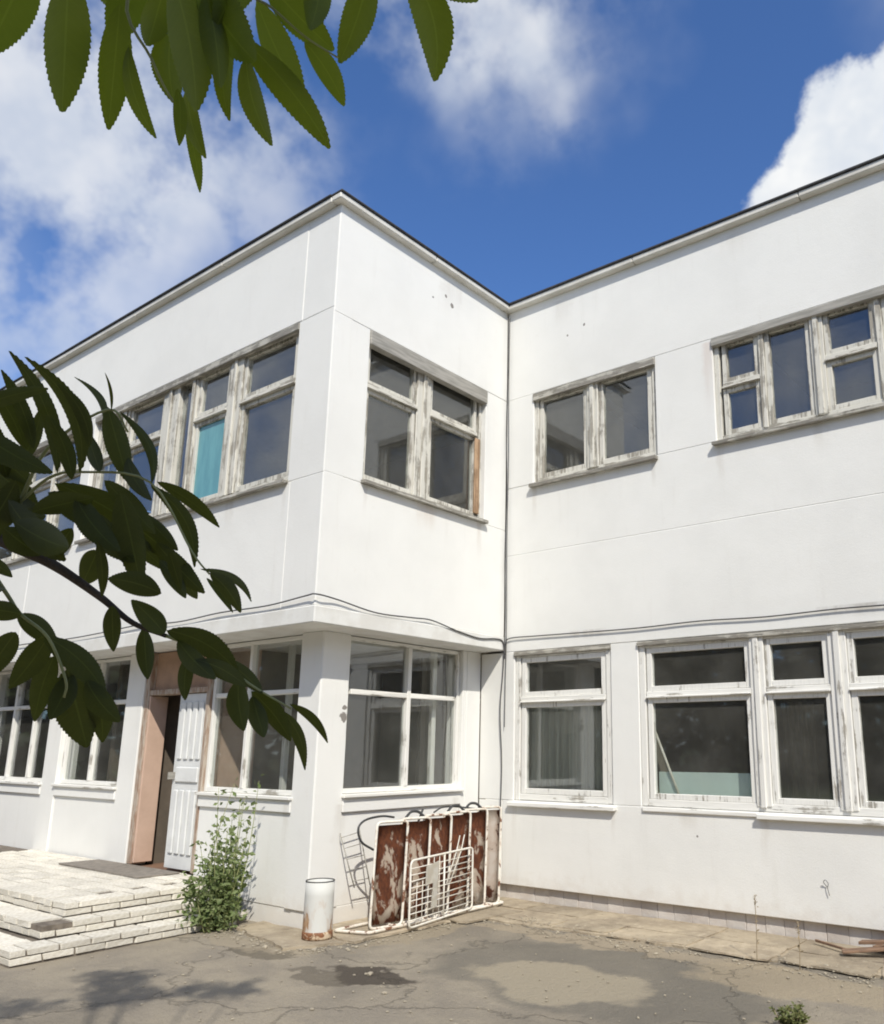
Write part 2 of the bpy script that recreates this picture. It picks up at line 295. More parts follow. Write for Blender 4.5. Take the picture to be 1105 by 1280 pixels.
# ------------------------------------------------------------------ mesh helpers
def tag(o, label=None, cat=None, group=None, kind=None):
    for k, x in (('label', label), ('category', cat), ('group', group), ('kind', kind)):
        if x: o[k] = x
    return o
def empty(name, loc=(0, 0, 0)):
    o = bpy.data.objects.new(name, None); col.objects.link(o); o.location = loc; o.empty_display_size = .2; return o
def link(name, me, mat, parent=None, smooth=False):
    if mat and not me.materials: me.materials.append(MAT[mat])
    o = bpy.data.objects.new(name, me); col.objects.link(o)
    if smooth:
        for f in me.polygons: f.use_smooth = True
    if parent is not None:
        o.parent = parent; o.matrix_parent_inverse = Matrix.Translation(-parent_loc(parent))
    return o
def parent_loc(p):
    return p.location.copy() if p.parent is None else Vector((0, 0, 0))
class MB:
    """collects shapes given in facade coordinates (u, n, z)"""
    def __init__(s, fr=None): s.bm = bmesh.new(); s.fr = fr
    def pt(s, u, n, z):
        if s.fr is None: return Vector((u, n, z))
        o, ud, nd = s.fr; return o+ud*u+nd*n+Vector((0, 0, z))
    def box(s, u0, u1, n0, n1, z0, z1, bev=.003, jit=0):
        q = [s.pt(u, n, z) for u in (u0, u1) for n in (n0, n1) for z in (z0, z1)]
        if jit: q = [x+Vector((rnd(-jit, jit), rnd(-jit, jit), rnd(-jit, jit))) for x in q]
        b2 = bmesh.new(); vs = [b2.verts.new(x) for x in q]
        for f in ((0, 1, 3, 2), (4, 6, 7, 5), (0, 4, 5, 1), (2, 3, 7, 6), (0, 2, 6, 4), (1, 5, 7, 3)): b2.faces.new([vs[i] for i in f])
        bmesh.ops.recalc_face_normals(b2, faces=b2.faces)
        if bev: bmesh.ops.bevel(b2, geom=list(b2.edges), offset=bev, segments=1, affect='EDGES')
        me = bpy.data.meshes.new('tmp'); b2.to_mesh(me); b2.free(); s.bm.from_mesh(me); bpy.data.meshes.remove(me); return s
    def tube(s, pts, r, n=6, cap=True):
        pts = [Vector(p) for p in pts]
        if s.fr is not None: pts = [s.pt(*p) for p in pts]
        rs = r if isinstance(r, (list, tuple)) else [r]*len(pts); prev = None; rings = []
        for i, p in enumerate(pts):
            d = (pts[min(i+1, len(pts)-1)]-pts[max(i-1, 0)]).normalized()
            a = prev if prev is not None else (Vector((0, 0, 1)) if abs(d.z) < .9 else Vector((1, 0, 0)))
            a = (a-d*a.dot(d)).normalized(); b = d.cross(a); prev = a
            rings.append([s.bm.verts.new(p+(a*math.cos(k*math.tau/n)+b*math.sin(k*math.tau/n))*rs[i]) for k in range(n)])
        for A, B in zip(rings, rings[1:]):
            for k in range(n): s.bm.faces.new((A[k], A[(k+1) % n], B[(k+1) % n], B[k])).smooth = True
        if cap: s.bm.faces.new(rings[0][::-1]); s.bm.faces.new(rings[-1])
        return s
    def build(s, name, mat, parent=None):
        me = bpy.data.meshes.new(name); s.bm.to_mesh(me); s.bm.free(); return link(name, me, mat, parent)
def spline(pts, n=8):
    P = [Vector(p) for p in pts]; P = [P[0]*2-P[1]]+P+[P[-1]*2-P[-2]]; out = []
    for i in range(1, len(P)-2):
        for k in range(n):
            t_ = k/n; a, b, c_, d = P[i-1:i+3]
            out.append(.5*((2*b)+(c_-a)*t_+(2*a-5*b+4*c_-d)*t_*t_+(3*b-a-3*c_+d)*t_**3))
    out.append(P[-2]); return out
def roundpoly(c, h, r=.05, n=4):
    """closed rounded path through the four corner points c"""
    out = []
    for i in range(len(c)):
        p, a, b = Vector(c[i]), Vector(c[i-1]), Vector(c[(i+1) % len(c)])
        A = p+(a-p).normalized()*r; B = p+(b-p).normalized()*r
        for k in range(n+1):
            t_ = k/n; out.append(A*(1-t_)**2+p*2*t_*(1-t_)+B*t_*t_)
    out.append(out[0].copy()); return out

# ------------------------------------------------------------------ ground
D = 2.84
mb = bmesh.new()
xs = [-200, -60, -20] + [-8+.25*i for i in range(73)] + [20, 60, 200]
ys = [-200, -60, -25] + [-10+.25*i for i in range(45)] + [8, 25, 80, 200]
G = {}
for i, x in enumerate(xs):
    for j, y in enumerate(ys):
        inn = -8 <= x <= 10 and -10 <= y <= .9
        z = (noise.noise(Vector((x*.5, y*.5, 3)))*.018+noise.noise(Vector((x*1.7, y*1.7, 9)))*.006-.012) if inn else -.012
        G[i, j] = mb.verts.new((x, y, z))
for i in range(len(xs)-1):
    for j in range(len(ys)-1): mb.faces.new((G[i, j], G[i+1, j], G[i+1, j+1], G[i, j+1])).smooth = True
me = bpy.data.meshes.new('ground'); mb.to_mesh(me); mb.free()
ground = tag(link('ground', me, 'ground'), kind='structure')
def gz(x, y): return noise.noise(Vector((x*.5, y*.5, 3)))*.018+noise.noise(Vector((x*1.7, y*1.7, 9)))*.006-.012

def slab(name, pts, z0, z1, mat, parent, ragged=.02, step=.09):
    """flat concrete piece with a broken, ragged outline"""
    out = []
    for i in range(len(pts)):
        a, b = Vector(pts[i]), Vector(pts[(i+1) % len(pts)]); n = max(1, int((b-a).length/step))
        for k in range(n):
            p_ = a.lerp(b, k/n); q_ = noise.noise_vector(Vector((p_.x*5, p_.y*5, 1.7)))*ragged*1.6+noise.noise_vector(Vector((p_.x*17, p_.y*17, 4)))*ragged*.5
            out.append((p_.x+q_.x, p_.y+q_.y))
    b2 = bmesh.new(); top = [b2.verts.new((x, y, z1+noise.noise(Vector((x*2, y*2, 0)))*.006)) for x, y in out]
    bot = [b2.verts.new((x+rnd(-.006, .006), y+rnd(-.006, .006), z0)) for x, y in out]
    b2.faces.new(top); n = len(out)
    for k in range(n): b2.faces.new((top[k], bot[k], bot[(k+1) % n], top[(k+1) % n]))
    bmesh.ops.recalc_face_normals(b2, faces=b2.faces); bmesh.ops.triangulate(b2, faces=[f for f in b2.faces if len(f.verts) > 4])
    me = bpy.data.meshes.new(name); b2.to_mesh(me); b2.free(); return link(name, me, mat, parent)
apron = tag(slab('pavement', [(-.36, .05), (-.36, -2.42), (-1.0, -2.42), (-1.05, -2.62), (.30, -2.62), (.42, -1.0), (4.0, -.82), (9.5, -.85), (9.5, .05)], -.06, .006, 'apron_concrete', None, .03), kind='structure')
xx = -.33; k = 0
cuts = [-.02, .62, 1.35, 1.95, 2.75, 3.5, 4.3, 5.3, 6.4, 7.6, 9.4]
for a, b in zip(cuts, cuts[1:]):
    m_ = -.45+rnd(-.06, .06)
    slab('slab', [(a+.008, .02), (a+.008+rnd(-.03, .03), m_), (b-.008, m_), (b-.008, .02)], 0, .012+rnd(0, .008), 'apron_concrete', apron, .010)
    if a > .3: slab('slab', [(a+.02+rnd(-.05, .05), m_-.015), (a+.05, -.93+rnd(-.06, .1)), (b-.02, -.93+rnd(-.06, .1)), (b-.015, m_-.015)], 0, .011+rnd(0, .008), 'apron_concrete', apron, .028)
slab('slab', [(.02, -.5), (.02, -1.3), (.62, -1.25), (.7, -.5)], 0, .018, 'apron_concrete', apron, .03)
slab('slab', [(-.33, -1.33), (-.33, -2.39), (.38, -2.5), (.44, -1.3)], 0, .02, 'apron_concrete', apron, .025)
slab('slab', [(-.99, -2.44), (-.99, -2.74), (.1, -3.0), (.32, -2.54), (-.33, -2.44)], -.02, .018, 'apron_concrete', apron, .03)

# ------------------------------------------------------------------ the building
X, Y, Z = Vector((1, 0, 0)), Vector((0, 1, 0)), Vector((0, 0, 1))
FB = (Vector((0, 0, 0)), X, -Y)               # long wing, facing the yard
FA = (Vector((0, 0, 0)), Y, X)                # short side of the projecting wing, upper floor
FF = (Vector((0, -D, 0)), X, -Y)              # front of the projecting wing, upper floor
LA = (Vector((-.36, 0, 0)), Y, X)             # the same two, set-back ground floor
LF = (Vector((0, -2.42, 0)), X, -Y)
H = tag(empty('building'), 'white two-storey panel building with weathered wooden windows and an overhanging corner wing', 'building')
def panel(fr, u0, u1, z0, z1, mat='wall_paint', n0=-.25, n1=0, bev=.007):
    n1 += rnd(-.0025, .0025)+(.006 if fr is FF or fr is LF else 0)
    return MB(fr).box(u0, u1, n0, n1, z0, z1, bev).build('wall_panel', mat, H)
ZT = 7.215
# long wing
for u0, u1 in ((.002, 4.9), (4.9, 9.998)):
    panel(FB, u0, u1, 6.035, ZT+.075); panel(FB, u0, u1, 3.965, 4.84)
    panel(FB, u0, u1, 2.78, 3.965); panel(FB, u0, u1, .16, 1.075, 'wall_paint_low')
panel(FB, .002, .43, 4.84, 6.035); panel(FB, 2.155, 2.865, 4.84, 6.035); panel(FB, 7.2, 9.998, 4.84, 6.035)
panel(FB, -.354, .165, 1.075, 2.78, 'wall_paint_low'); panel(FB, 1.50, 1.845, 1.075, 2.78, 'wall_paint_low'); panel(FB, 7.0, 9.998, 1.075, 2.78, 'wall_paint_low')
panel(FB, -.354, -.002, .16, 1.075, 'wall_paint_low')
# projecting wing, upper floor
panel(FA, -D+.0, 0, 6.035, ZT+.075); panel(FA, -D, -2.345, 4.30, 6.035); panel(FA, -.415, 0, 4.30, 6.035); panel(FA, -D, 0, 2.965, 4.30)
E_ = -.003
for u0, u1 in ((-.52, E_), (-6.4, -.52), (-12, -6.4)):
    panel(FF, u0, u1, 6.085, ZT+.075); panel(FF, u0, u1, 2.965, 4.29)
panel(FF, -.565, E_, 4.29, 6.085); panel(FF, -12, -8.2, 4.29, 6.085); panel(FF, -5.2, -4.95, 4.29, 6.085)
# ground floor of the projecting wing
panel(LA, -2.42, -2.07, .16, 2.80, 'wall_paint_low', -.30); panel(LA, -.325, -.253, .16, 2.80, 'wall_paint_low'); panel(LA, -.253, -.003, .16, 2.80, 'wall_paint_low', -.25, .0)
panel(LA, -2.07, -.325, .16, 1.03, 'wall_paint_low', -.2, -.02); panel(LA, -2.07, -.325, 1.03, 1.17, 'wall_paint_low', -.2, .012)
panel(LF, -.70, -.364, .16, 2.80, 'wall_paint_low')
panel(LF, -2.30, -.70, .16, 1.03, 'wall_paint_low', -.2, -.02); panel(LF, -2.30, -.70, 1.03, 1.15, 'wall_paint_low', -.2, .012)
panel(LF, -4.10, -3.70, .16, 2.80, 'wall_paint_low', -.25, 0)
panel(LF, -5.70, -4.10, .16, 1.03, 'wall_paint_low', -.2, -.02); panel(LF, -5.70, -4.10, 1.03, 1.15, 'wall_paint_low', -.2, .012)
panel(LF, -6.10, -5.70, .16, 2.80, 'wall_paint_low', -.25, .0)
panel(LF, -8.20, -6.10, .16, 1.03, 'wall_paint_low', -.2, -.02); panel(LF, -8.20, -6.10, 1.03, 1.15, 'wall_paint_low', -.2, .012)
panel(LF, -12, -8.20, .16, 2.80, 'wall_paint_low', -.25, 0)
# slab edge that carries the overhang
b = MB(); b.box(-12, .018, -D-.018, -.004, 2.80, 2.965, .010); b.build('overhang_slab', 'soffit', H)
# plinth
b = MB(); b.box(-.368, 9.9, .075, .3, -.3, .158, 0); b.build('plinth', 'plinth_core', H)
pl = bpy.context.scene.objects['plinth']
x = -.36
while x < 5.2:
    l = rnd(.17, .21); MB().box(x, x+l, .058+rnd(0, .006), .08, -.1, .150, .004, .003).build('block', 'plinth_block', pl); x += l+.003
MB().box(-.62, -.372, -2.408, .0, -.3, .1595, .003).build('plinth', 'wall_paint_low', H); MB().box(-12, -.62, -2.400, -2.1, -.3, .1595, .003).build('plinth', 'wall_paint_low', H)
# roof, floors, far walls
for nm, (x0, x1, y0, y1), z0, z1, mt in (
        ('roof', (-12, -.05, -D+.05, 7.9), ZT-.2, ZT+.10, 'roof_felt'), ('roof', (-.04, 9.9, .05, 7.9), ZT-.2, ZT+.10, 'roof_felt')):
    MB().box(x0, x1, y0, y1, z0, z1, 0).build(nm, mt, H)
b = MB(); b.box(-12, -.26, -D+.26, 7.7, 3.0, 3.3, 0); b.box(-.24, 9.7, .26, 7.7, 3.0, 3.3, 0); b.build('floor_slab', 'interior_wall', H)
b = MB(); b.box(-12, -.40, -2.39, 7.7, .10, .30, 0); b.box(-.24, 9.7, .3, 7.7, .0, .30, 0); b.build('floor', 'floor_inside', H)
b = MB(); b.box(-12, 10, 7.75, 8, -.2, 7.0, 0); b.box(-12.25, -12, -D+.3, 8, -.2, 7.0, 0); b.box(10, 10.25, 0.01, 8, -.2, 7.0, 0); b.build('wall_panel', 'wall_paint', H)
b = MB(); b.box(-.36, -.255, .002, 7.7, .3, 7.0, 0)
b.box(-12, -.4, 2.6, 2.7, .3, 7.0, 0); b.box(-.25, 10, 4.3, 4.4, .3, 7.0, 0); b.box(2.45, 2.55, .27, 4.3, 3.3, 7, 0); b.box(1.62, 1.72, .27, 4.3, .3, 3.0, 0); b.box(5.4, 5.5, .27, 4.3, .3, 7, 0)
b.build('partition', 'interior_wall', H)
b = MB(); b.box(-1.95, -.4, .55, .65, .3, 3.0, 0); b.box(-5.0, -4.9, -2.1, 2.6, .3, 3.0, 0); b.build('partition', 'interior_dark', H)
# inner glazed screen of the veranda
b = MB()
for x in (-.46, -.90, -1.34, -1.78): b.box(x-.045, x+.045, .47, .55, .3, 2.95, .004)
for z in (.55, 1.0, 2.25, 2.85): b.box(-1.82, -.42, .475, .545, z-.03, z+.03, .004)
b.build('inner_screen', 'good_frame_z', H)
b = MB(); b.box(-.62, -.56, -.62, -.56, .3, 2.95, .004); b.box(-1.62, -1.56, -1.9, -1.84, .3, 2.95, .004); b.build('inner_post', 'good_frame_z', H)
# coping: pale metal fascia with a dark felt edge on top
def coping(fr, u0, u1, name='coping'):
    o = MB(fr).box(u0, u1, -.06, .085, ZT+.072, ZT+.135, .008)
    o = o.build(name, 'coping_metal', H)
    MB(fr).box(u0-.004, u1+.004, -.07, .105, ZT+.137, ZT+.162, .006, .002).build('felt_edge', 'roof_felt', o)
u = -.05
for k in range(5): coping(FB, u, u+1.995); u += 2.0
u = -D-.085
for k, l in enumerate((1.46, 1.393)): coping(FA, u, u+l-.005-(.01 if k else 0)); u += l
u = -.065
for k in range(6): coping(FF, u-1.995, u); u -= 2.0

# windows ---------------------------------------------------------------
def window(fr, u0, u1, z0, z1, secs, style='old', nf=-.035, depth=.10, fw=.055, sill=.07, sill_d=.035, head=.10, name='window', sash_w=.05, sillmat=None, headmat=None, sill_u=None, special=None):
    """secs: list of (ua, ub, transom z or None, sash?) ; between them mullions"""
    ax = 'x' if abs(fr[1].x) > .5 else 'y'
    vm, hm = style+'_frame_z', style+'_frame_'+ax
    n1 = nf; n0 = nf-depth
    W_ = MB(fr).box(u0, u0+fw, n0, n1, z0, z1, .005, .0025).build(name, vm, H)
    MB(fr).box(u1-fw, u1, n0, n1, z0, z1, .005, .0025).build('jamb', vm, W_)
    MB(fr).box(u0+fw, u1-fw, n0, n1-.002, z1-fw, z1-.001, .005, .0025).build('frame_rail', hm, W_)
    MB(fr).box(u0+fw, u1-fw, n0, n1-.002, z0+.001, z0+fw, .005, .0025).build('frame_rail', hm, W_)
    for (a, b_) in zip(secs, secs[1:]):
        if b_[0]-a[1] > .012:
            MB(fr).box(a[1], b_[0], n0, n1+.012, z0+fw*.6, z1-fw*.6, .006, .004).build('mullion', vm, W_)
            if b_[0]-a[1] > .12:
                c_ = (a[1]+b_[0])/2; MB(fr).box(c_-.028, c_+.028, n1+.010, n1+.034, z0+fw*.5, z1-fw*.5, .006, .004).build('cover_strip', vm, W_)
    for si, (ua, ub, tz, st) in enumerate(secs):
        cells = [(z0+fw, z1-fw)]
        if tz:
            cells = [(z0+fw, tz-.03), (tz+.03, z1-fw)]
            MB(fr).box(ua, ub, n0, n1+.006, tz-.03, tz+.03, .005, .003).build('transom', hm, W_)
            MB(fr).box(ua, ub, n1+.006, n1+.03, tz-.036, tz-.018, .004, .003).build('drip_strip', hm, W_)
        for ci, (a, c_) in enumerate(cells):
            s = sash_w if st else .012
            sb = MB(fr); e = .002
            sn0, sn1 = n0+.02, n1-.012
            if st:
                sb.box(ua+e, ua+s, sn0, sn1, a+e, c_-e, .004, .0015); sb.box(ub-s, ub-e, sn0, sn1, a+e, c_-e, .004, .0015)
                sb.box(ua+s, ub-s, sn0, sn1-.002, a+e, a+s, .004, .0015); sb.box(ua+s, ub-s, sn0, sn1-.002, c_-s, c_-e, .004, .0015)
                sb.build('sash', vm, W_)
            g = MB(fr); m_ = (sn0+sn1)/2; t1, t2 = rnd(-.004, .004), rnd(-.004, .004)
            q = [g.pt(uu, m_+dn+(t1 if uu == ua+s-.004 else 0)+(t2 if zz == a+s-.004 else 0), zz) for uu in (ua+s-.004, ub-s+.004) for dn in (-.002, .002) for zz in (a+s-.004, c_-s+.004)]
            vs = [g.bm.verts.new(x_) for x_ in q]
            for f in ((0, 1, 3, 2), (4, 6, 7, 5), (0, 4, 5, 1), (2, 3, 7, 6), (0, 2, 6, 4), (1, 5, 7, 3)): g.bm.faces.new([vs[i] for i in f])
            bmesh.ops.recalc_face_normals(g.bm, faces=g.bm.faces); g.build('pane', (special or {}).get((si, ci), 'glass'), W_)
    if sill:
        for (a, b_) in (sill_u or [(u0-.03, u1+.012)]):
            s_ = MB(fr); s_.box(a, b_, n0, sill, z0-sill_d-.012, z0-.006, .005, .003)
            for v_ in s_.bm.verts:
                nn = (v_.co-fr[0]).dot(fr[2])
                if nn > 0: v_.co.z -= nn*.28
            s_.build('sill', sillmat or hm, W_)
    if head:
        MB(fr).box(u0-.006, u1+.006, n1+.002, .022, z1-head, z1-.004, .006, .004).build('head_board', headmat or hm, W_)
    return W_
# long wing, upper floor
window(FB, .432, 2.152, 4.845, 6.03, [(.49, 1.21, None, 1), (1.37, 2.09, None, 1)], 'old', headmat='bare_frame_x', sillmat='bare_frame_x', sash_w=.06)
window(FB, 2.868, 7.197, 4.845, 6.03, [(2.95, 3.37, 5.46, 1), (3.43, 3.92, None, 1), (4.05, 4.55, 5.46, 1), (4.61, 5.15, None, 1), (5.30, 6.1, 5.46, 1), (6.2, 7.12, None, 1)], 'old', headmat='flashing', sillmat='bare_frame_x', sash_w=.055)
# long wing, ground floor
window(FB, .168, 1.497, 1.08, 2.775, [(.25, 1.42, 2.21, 1)], 'good', nf=-.02, head=.05, sill=.06, sash_w=.062, fw=.07, sill_u=[(.11, 1.55)], headmat='bare_frame_x')
window(FB, 1.848, 6.997, 1.08, 2.775, [(1.93, 3.09, 2.21, 1), (3.24, 3.86, 2.21, 1), (4.03, 5.15, 2.21, 1), (5.3, 5.9, 2.21, 1), (6.05, 6.92, 2.21, 1)], 'good', nf=-.02, head=.05, sill=.06, sash_w=.058, fw=.07, sill_u=[(3.1, 7.05)], headmat='bare_frame_x')
MB(FB).box(1.86, 3.095, -.1, .018, 1.03, 1.075, .008, .006).build('sill', 'good_frame_x', bpy.data.objects['window.003'])
# projecting wing, side
wA = window(FA, -2.342, -.418, 4.355, 6.03, [(-2.30, -1.56, 5.43, 1), (-1.33, -.50, 5.43, 1)], 'old', nf=-.07, head=.17, headmat='flashing', sillmat='bare_frame_y', sash_w=.045, fw=.04)
MB(FA).box(-.545, -.46, -.076, -.05, 4.42, 5.38, .004, .003).build('bare_jamb', 'raw_frame_z', wA)
# projecting wing, front: long ribbon
window(FF, -4.95, -.567, 4.335, 6.08, [(-4.88, -4.28, 5.45, 1), (-4.12, -3.27, 5.45, 1), (-2.92, -2.64, None, 0), (-2.52, -1.86, 5.45, 1), (-1.60, -.63, 5.45, 1)], 'old', nf=-.045, head=.09, headmat='bare_frame_x', sillmat='bare_frame_x', sash_w=.055, special={(3, 0): 'teal_pane'})
window(FF, -8.2, -5.2, 4.335, 6.08, [(-8.1, -7.2, 5.45, 1), (-7.05, -6.2, 5.45, 1), (-6.05, -5.28, 5.45, 1)], 'old', nf=-.045, head=.09, headmat='bare_frame_x', sillmat='bare_frame_x', sash_w=.055)
# projecting wing, ground floor: thin white bars
def thin(fr, u0, u1, z0, z1, mu, tz):
    ax = 'x' if abs(fr[1].x) > .5 else 'y'; n0, n1 = -.13, -.05
    W_ = MB(fr).box(u0+.001, u0+.045, n0, n1, z0, z1, .004, .002).build('window', 'good_frame_z', H)
    MB(fr).box(u1-.045, u1-.001, n0, n1, z0, z1, .004, .002).build('jamb', 'good_frame_z', W_)
    MB(fr).box(u0+.045, u1-.045, n0, n1-.002, z0+.001, z0+.05, .004, .002).build('frame_rail', 'good_frame_'+ax, W_)
    MB(fr).box(u0+.045, u1-.045, n0, n1-.002, z1-.04, z1-.001, .004, .002).build('frame_rail', 'good_frame_'+ax, W_)
    us = [u0+.045]+list(mu)+[u1-.045]; zs = [z0+.05, tz, z1-.04]
    for m_ in mu: MB(fr).box(m_-.027, m_+.027, n0+.01, n1+.008, z0+.05, z1-.04, .005, .003).build('mullion', 'good_frame_z', W_)
    for a, b_ in zip(us, us[1:]):
        MB(fr).box(a+.028, b_-.028, n0+.012, n1+.004, tz-.026, tz+.026, .006, .005).build('transom', 'good_frame_'+ax, W_)
        for c_, d_ in zip(zs, zs[1:]):
            MB(fr).box(a, b_, -.094+rnd(-.002, .002), -.090, c_, d_, 0).build('pane', 'glass', W_)
    MB(fr).box(u0-.02, u1+.02, -.06, .05, z0-.035, z0-.001, .006, .003).build('sill', 'good_frame_'+ax, W_)
    return W_
thin(LA, -2.07, -.327, 1.205, 2.79, [-1.165], 2.22)
thin(LF, -2.30, -.702, 1.185, 2.79, [-1.62], 2.22)
thin(LF, -5.698, -4.102, 1.185, 2.79, [-4.93], 2.22)
thin(LF, -8.198, -6.102, 1.185, 2.79, [-7.4, -6.72], 2.22)
# entrance: double door, one leaf shut, the other swung inside
dr = MB(LF); dr.box(-3.70, -3.60, -.2, -.01, .332, 2.79, .006, .004); dr.box(-2.36, -2.302, -.2, -.01, .332, 2.79, .005, .003); dr.box(-3.60, -2.36, -.18, -.02, 2.27, 2.33, .004); dr = dr.build('door', 'brown_jamb', H)
MB(LF).box(-3.60, -2.36, -.12, -.08, 2.33, 2.788, .003).build('transom_panel', 'tan_board', dr)
lf = MB(LF).box(-2.955, -2.362, -.095, -.05, .345, 2.262, .004).build('door_leaf', 'door_paint', dr)
b = MB(LF)
for z0, z1, nb in ((.50, 1.19, 4), (1.52, 2.17, 4)):
    for k in range(nb):
        a = -2.90+k*.123; b.box(a+.012, a+.098, -.051, -.030, z0, z1, .012)
b.box(-2.88, -2.43, -.051, -.028, 1.27, 1.44, .012)
b.build('moulding', 'door_paint', dr)
MB(LF).box(-2.93, -2.90, -.05, .03, 1.30, 1.38, .004).build('handle', 'flashing', dr)
MB().box(-3.60, -3.565, -2.395, -2.17, .345, 2.262, .004).build('door_leaf', 'peach_paint', dr)
MB().box(-2.42, -2.33, -2.22, -1.75, .3, 3.0, 0).build('partition', 'peach_paint', H); MB().box(-2.42, -2.33, -1.75, -.7, .3, 3.0, 0).build('partition', 'interior_wall', H)
MB().box(-3.80, -3.66, -2.17, -.7, .3, 3.0, 0).build('partition', 'interior_dark', H)
MB().box(-3.62, -2.42, -.75, -.65, .3, 3.0, 0).build('partition', 'interior_dark', H)

# things behind the glass ----------------------------------------------
def curtain(name, x0, x1, y, z0, z1, mat, label, amp=.025, wl=.09):
    b2 = bmesh.new(); n = int((x1-x0)/wl*6); R_ = []
    for i in range(n+1):
        x = x0+(x1-x0)*i/n; yy = y+amp*math.sin((x-x0)/wl*math.tau)+noise.noise(Vector((x*3, 1, 0)))*amp
        R_.append((b2.verts.new((x, yy, z0)), b2.verts.new((x, y+(yy-y)*.6, z1))))
    for A, B in zip(R_, R_[1:]): b2.faces.new((A[0], B[0], B[1], A[1])).smooth = True
    bmesh.ops.solidify(b2, geom=b2.faces[:], thickness=.003)
    me = bpy.data.meshes.new(name); b2.to_mesh(me); b2.free(); return tag(link(name, me, mat), label, 'curtain')
curtain('curtain', .25, 1.42, .16, 1.10, 2.15, 'pale_cloth', 'pale grey-green curtain behind the narrow ground floor window by the inner corner')
curtain('curtain', 3.30, 3.62, .25, 1.10, 2.1, 'dun_cloth', 'dull brown cloth hanging behind the slim ground floor pane', .04, .12)
tag(MB().box(1.95, 3.10, .20, .23, 1.09, 1.42, .003).build('board', 'teal_board'), 'pale turquoise board standing low behind the widest ground floor window', 'board')
tag(MB().tube([(2.2, .19, 1.15), (1.93, .17, 1.85)], .014).build('stick', 'white_tube'), 'thin white stick leaning behind the widest ground floor window', 'stick')

# ------------------------------------------------------------------ entrance steps of white brick
S = tag(empty('entrance_steps', (-2.5, -3.4, 0)), 'worn white brick entrance steps and platform before the open door', 'steps')
BR = []
for k in range(5):
    g = MB(); g.box(-.5, .5, -.5, .5, -.5, .5, 0)
    bmesh.ops.bevel(g.bm, geom=list(g.bm.edges), offset=.035, segments=1, affect='EDGES')
    for v_ in g.bm.verts: v_.co += Vector((rnd(-.018, .018), rnd(-.03, .03), rnd(-.06, .06)))
    me = bpy.data.meshes.new('brick'); g.bm.to_mesh(me); g.bm.free(); me.materials.append(MAT['white_brick']); BR.append(me)
def brick(x0, x1, y0, y1, z0, z1):
    o = bpy.data.objects.new('brick', random.choice(BR)); col.objects.link(o)
    o.location = ((x0+x1)/2+2.5+rnd(-.003, .003), (y0+y1)/2+3.4+rnd(-.003, .003), (z0+z1)/2+rnd(-.002, .002))
    o.scale = (x1-x0, y1-y0, z1-z0); o.rotation_euler = (0, 0, rnd(-.008, .008)); o.parent = S
XL = -3.3
core = MB()
for (xe, yf, z0, z1) in ((-1.13, -4.63, -.1, .11), (-1.40, -4.30, .1, .22), (-1.62, -4.03, .2, .33)):
    core.box(-9.0, xe-.012, yf+.012, -2.66 if xe > -1.2 else -2.424, z0, z1-.016, 0)
core.build('core', 'brick_mortar', S)
for ti, (xe, yf, zb, de) in enumerate(((-1.13, -4.63, 0, .25), (-1.40, -4.30, .11, .21), (-1.62, -4.03, .22, .25))):
    for c_ in range(2):
        z0 = zb+.055*c_+.003; z1 = z0+.050; y = yf; off = .125*((c_+ti) % 2)
        # side run
        while y < (-2.66 if ti == 0 else -2.46):
            l = .25 if y > yf or not off else .125
            y1 = min(y+l, -2.43)
            if not (ti == 1 and c_ == 1 and y == yf): brick(xe-de, xe, y+.005, y1-.005, z0, z1-.002)
            y = y1
        x = xe-de-.002; first = True
        while x > XL-.4*ti:
            l = .125 if (first and off) else .25; first = False
            brick(x-l+.004, x-.004, yf, yf+(.27 if c_ else .12), z0, z1); x -= l
# platform paving
y = -4.03+.27
r_ = 0
while y < -2.47:
    x = -1.875-(.125 if r_ % 2 else 0)
    while x > -5.9:
        brick(x-.246, x-.004, y+.004, min(y+.156, -2.435), .283, .327+rnd(-.002, .003)); x -= .25
    y += .16; r_ += 1
tag(MB().box(-4.22, -2.46, -2.93, -2.46, .333, .345, .003, .004).build('doormat', 'mat_rubber'), 'dark flat rubber mat lying before the open door', 'mat')

# ------------------------------------------------------------------ litter bin
B_ = tag(empty('litter_bin', (.02, -2.60, .02)), 'white cylindrical metal litter bin with a rusty foot by the corner pillar', 'bin')
def lathe(prof, n=28):
    b2 = bmesh.new(); R_ = []
    for r, z in prof: R_.append([b2.verts.new((.02+math.cos(k*math.tau/n)*r*(1+.012*math.sin(k*1.7)), -2.60+math.sin(k*math.tau/n)*r, .02+z)) for k in range(n)])
    for A, B in zip(R_, R_[1:]):
        for k in range(n): b2.faces.new((A[k], A[(k+1) % n], B[(k+1) % n], B[k])).smooth = True
    return b2
def lb(name, prof, mat):
    b2 = lathe(prof); bmesh.ops.recalc_face_normals(b2, faces=b2.faces); me = bpy.data.meshes.new(name); b2.to_mesh(me); b2.free(); return link(name, me, mat, B_)
lb('body', [(.130, .06), (.128, .20), (.127, .36), (.126, .475), (.121, .475), (.121, .06)], 'bin_paint')
lb('base', [(.0001, .0), (.130, 0), (.135, .015), (.133, .045), (.130, .065), (.11, .065), (.0001, .065)], 'bin_rust')
lb('rim', [(.127, .472), (.130, .476), (.128, .481), (.122, .481), (.120, .474), (.127, .472)], 'hose')

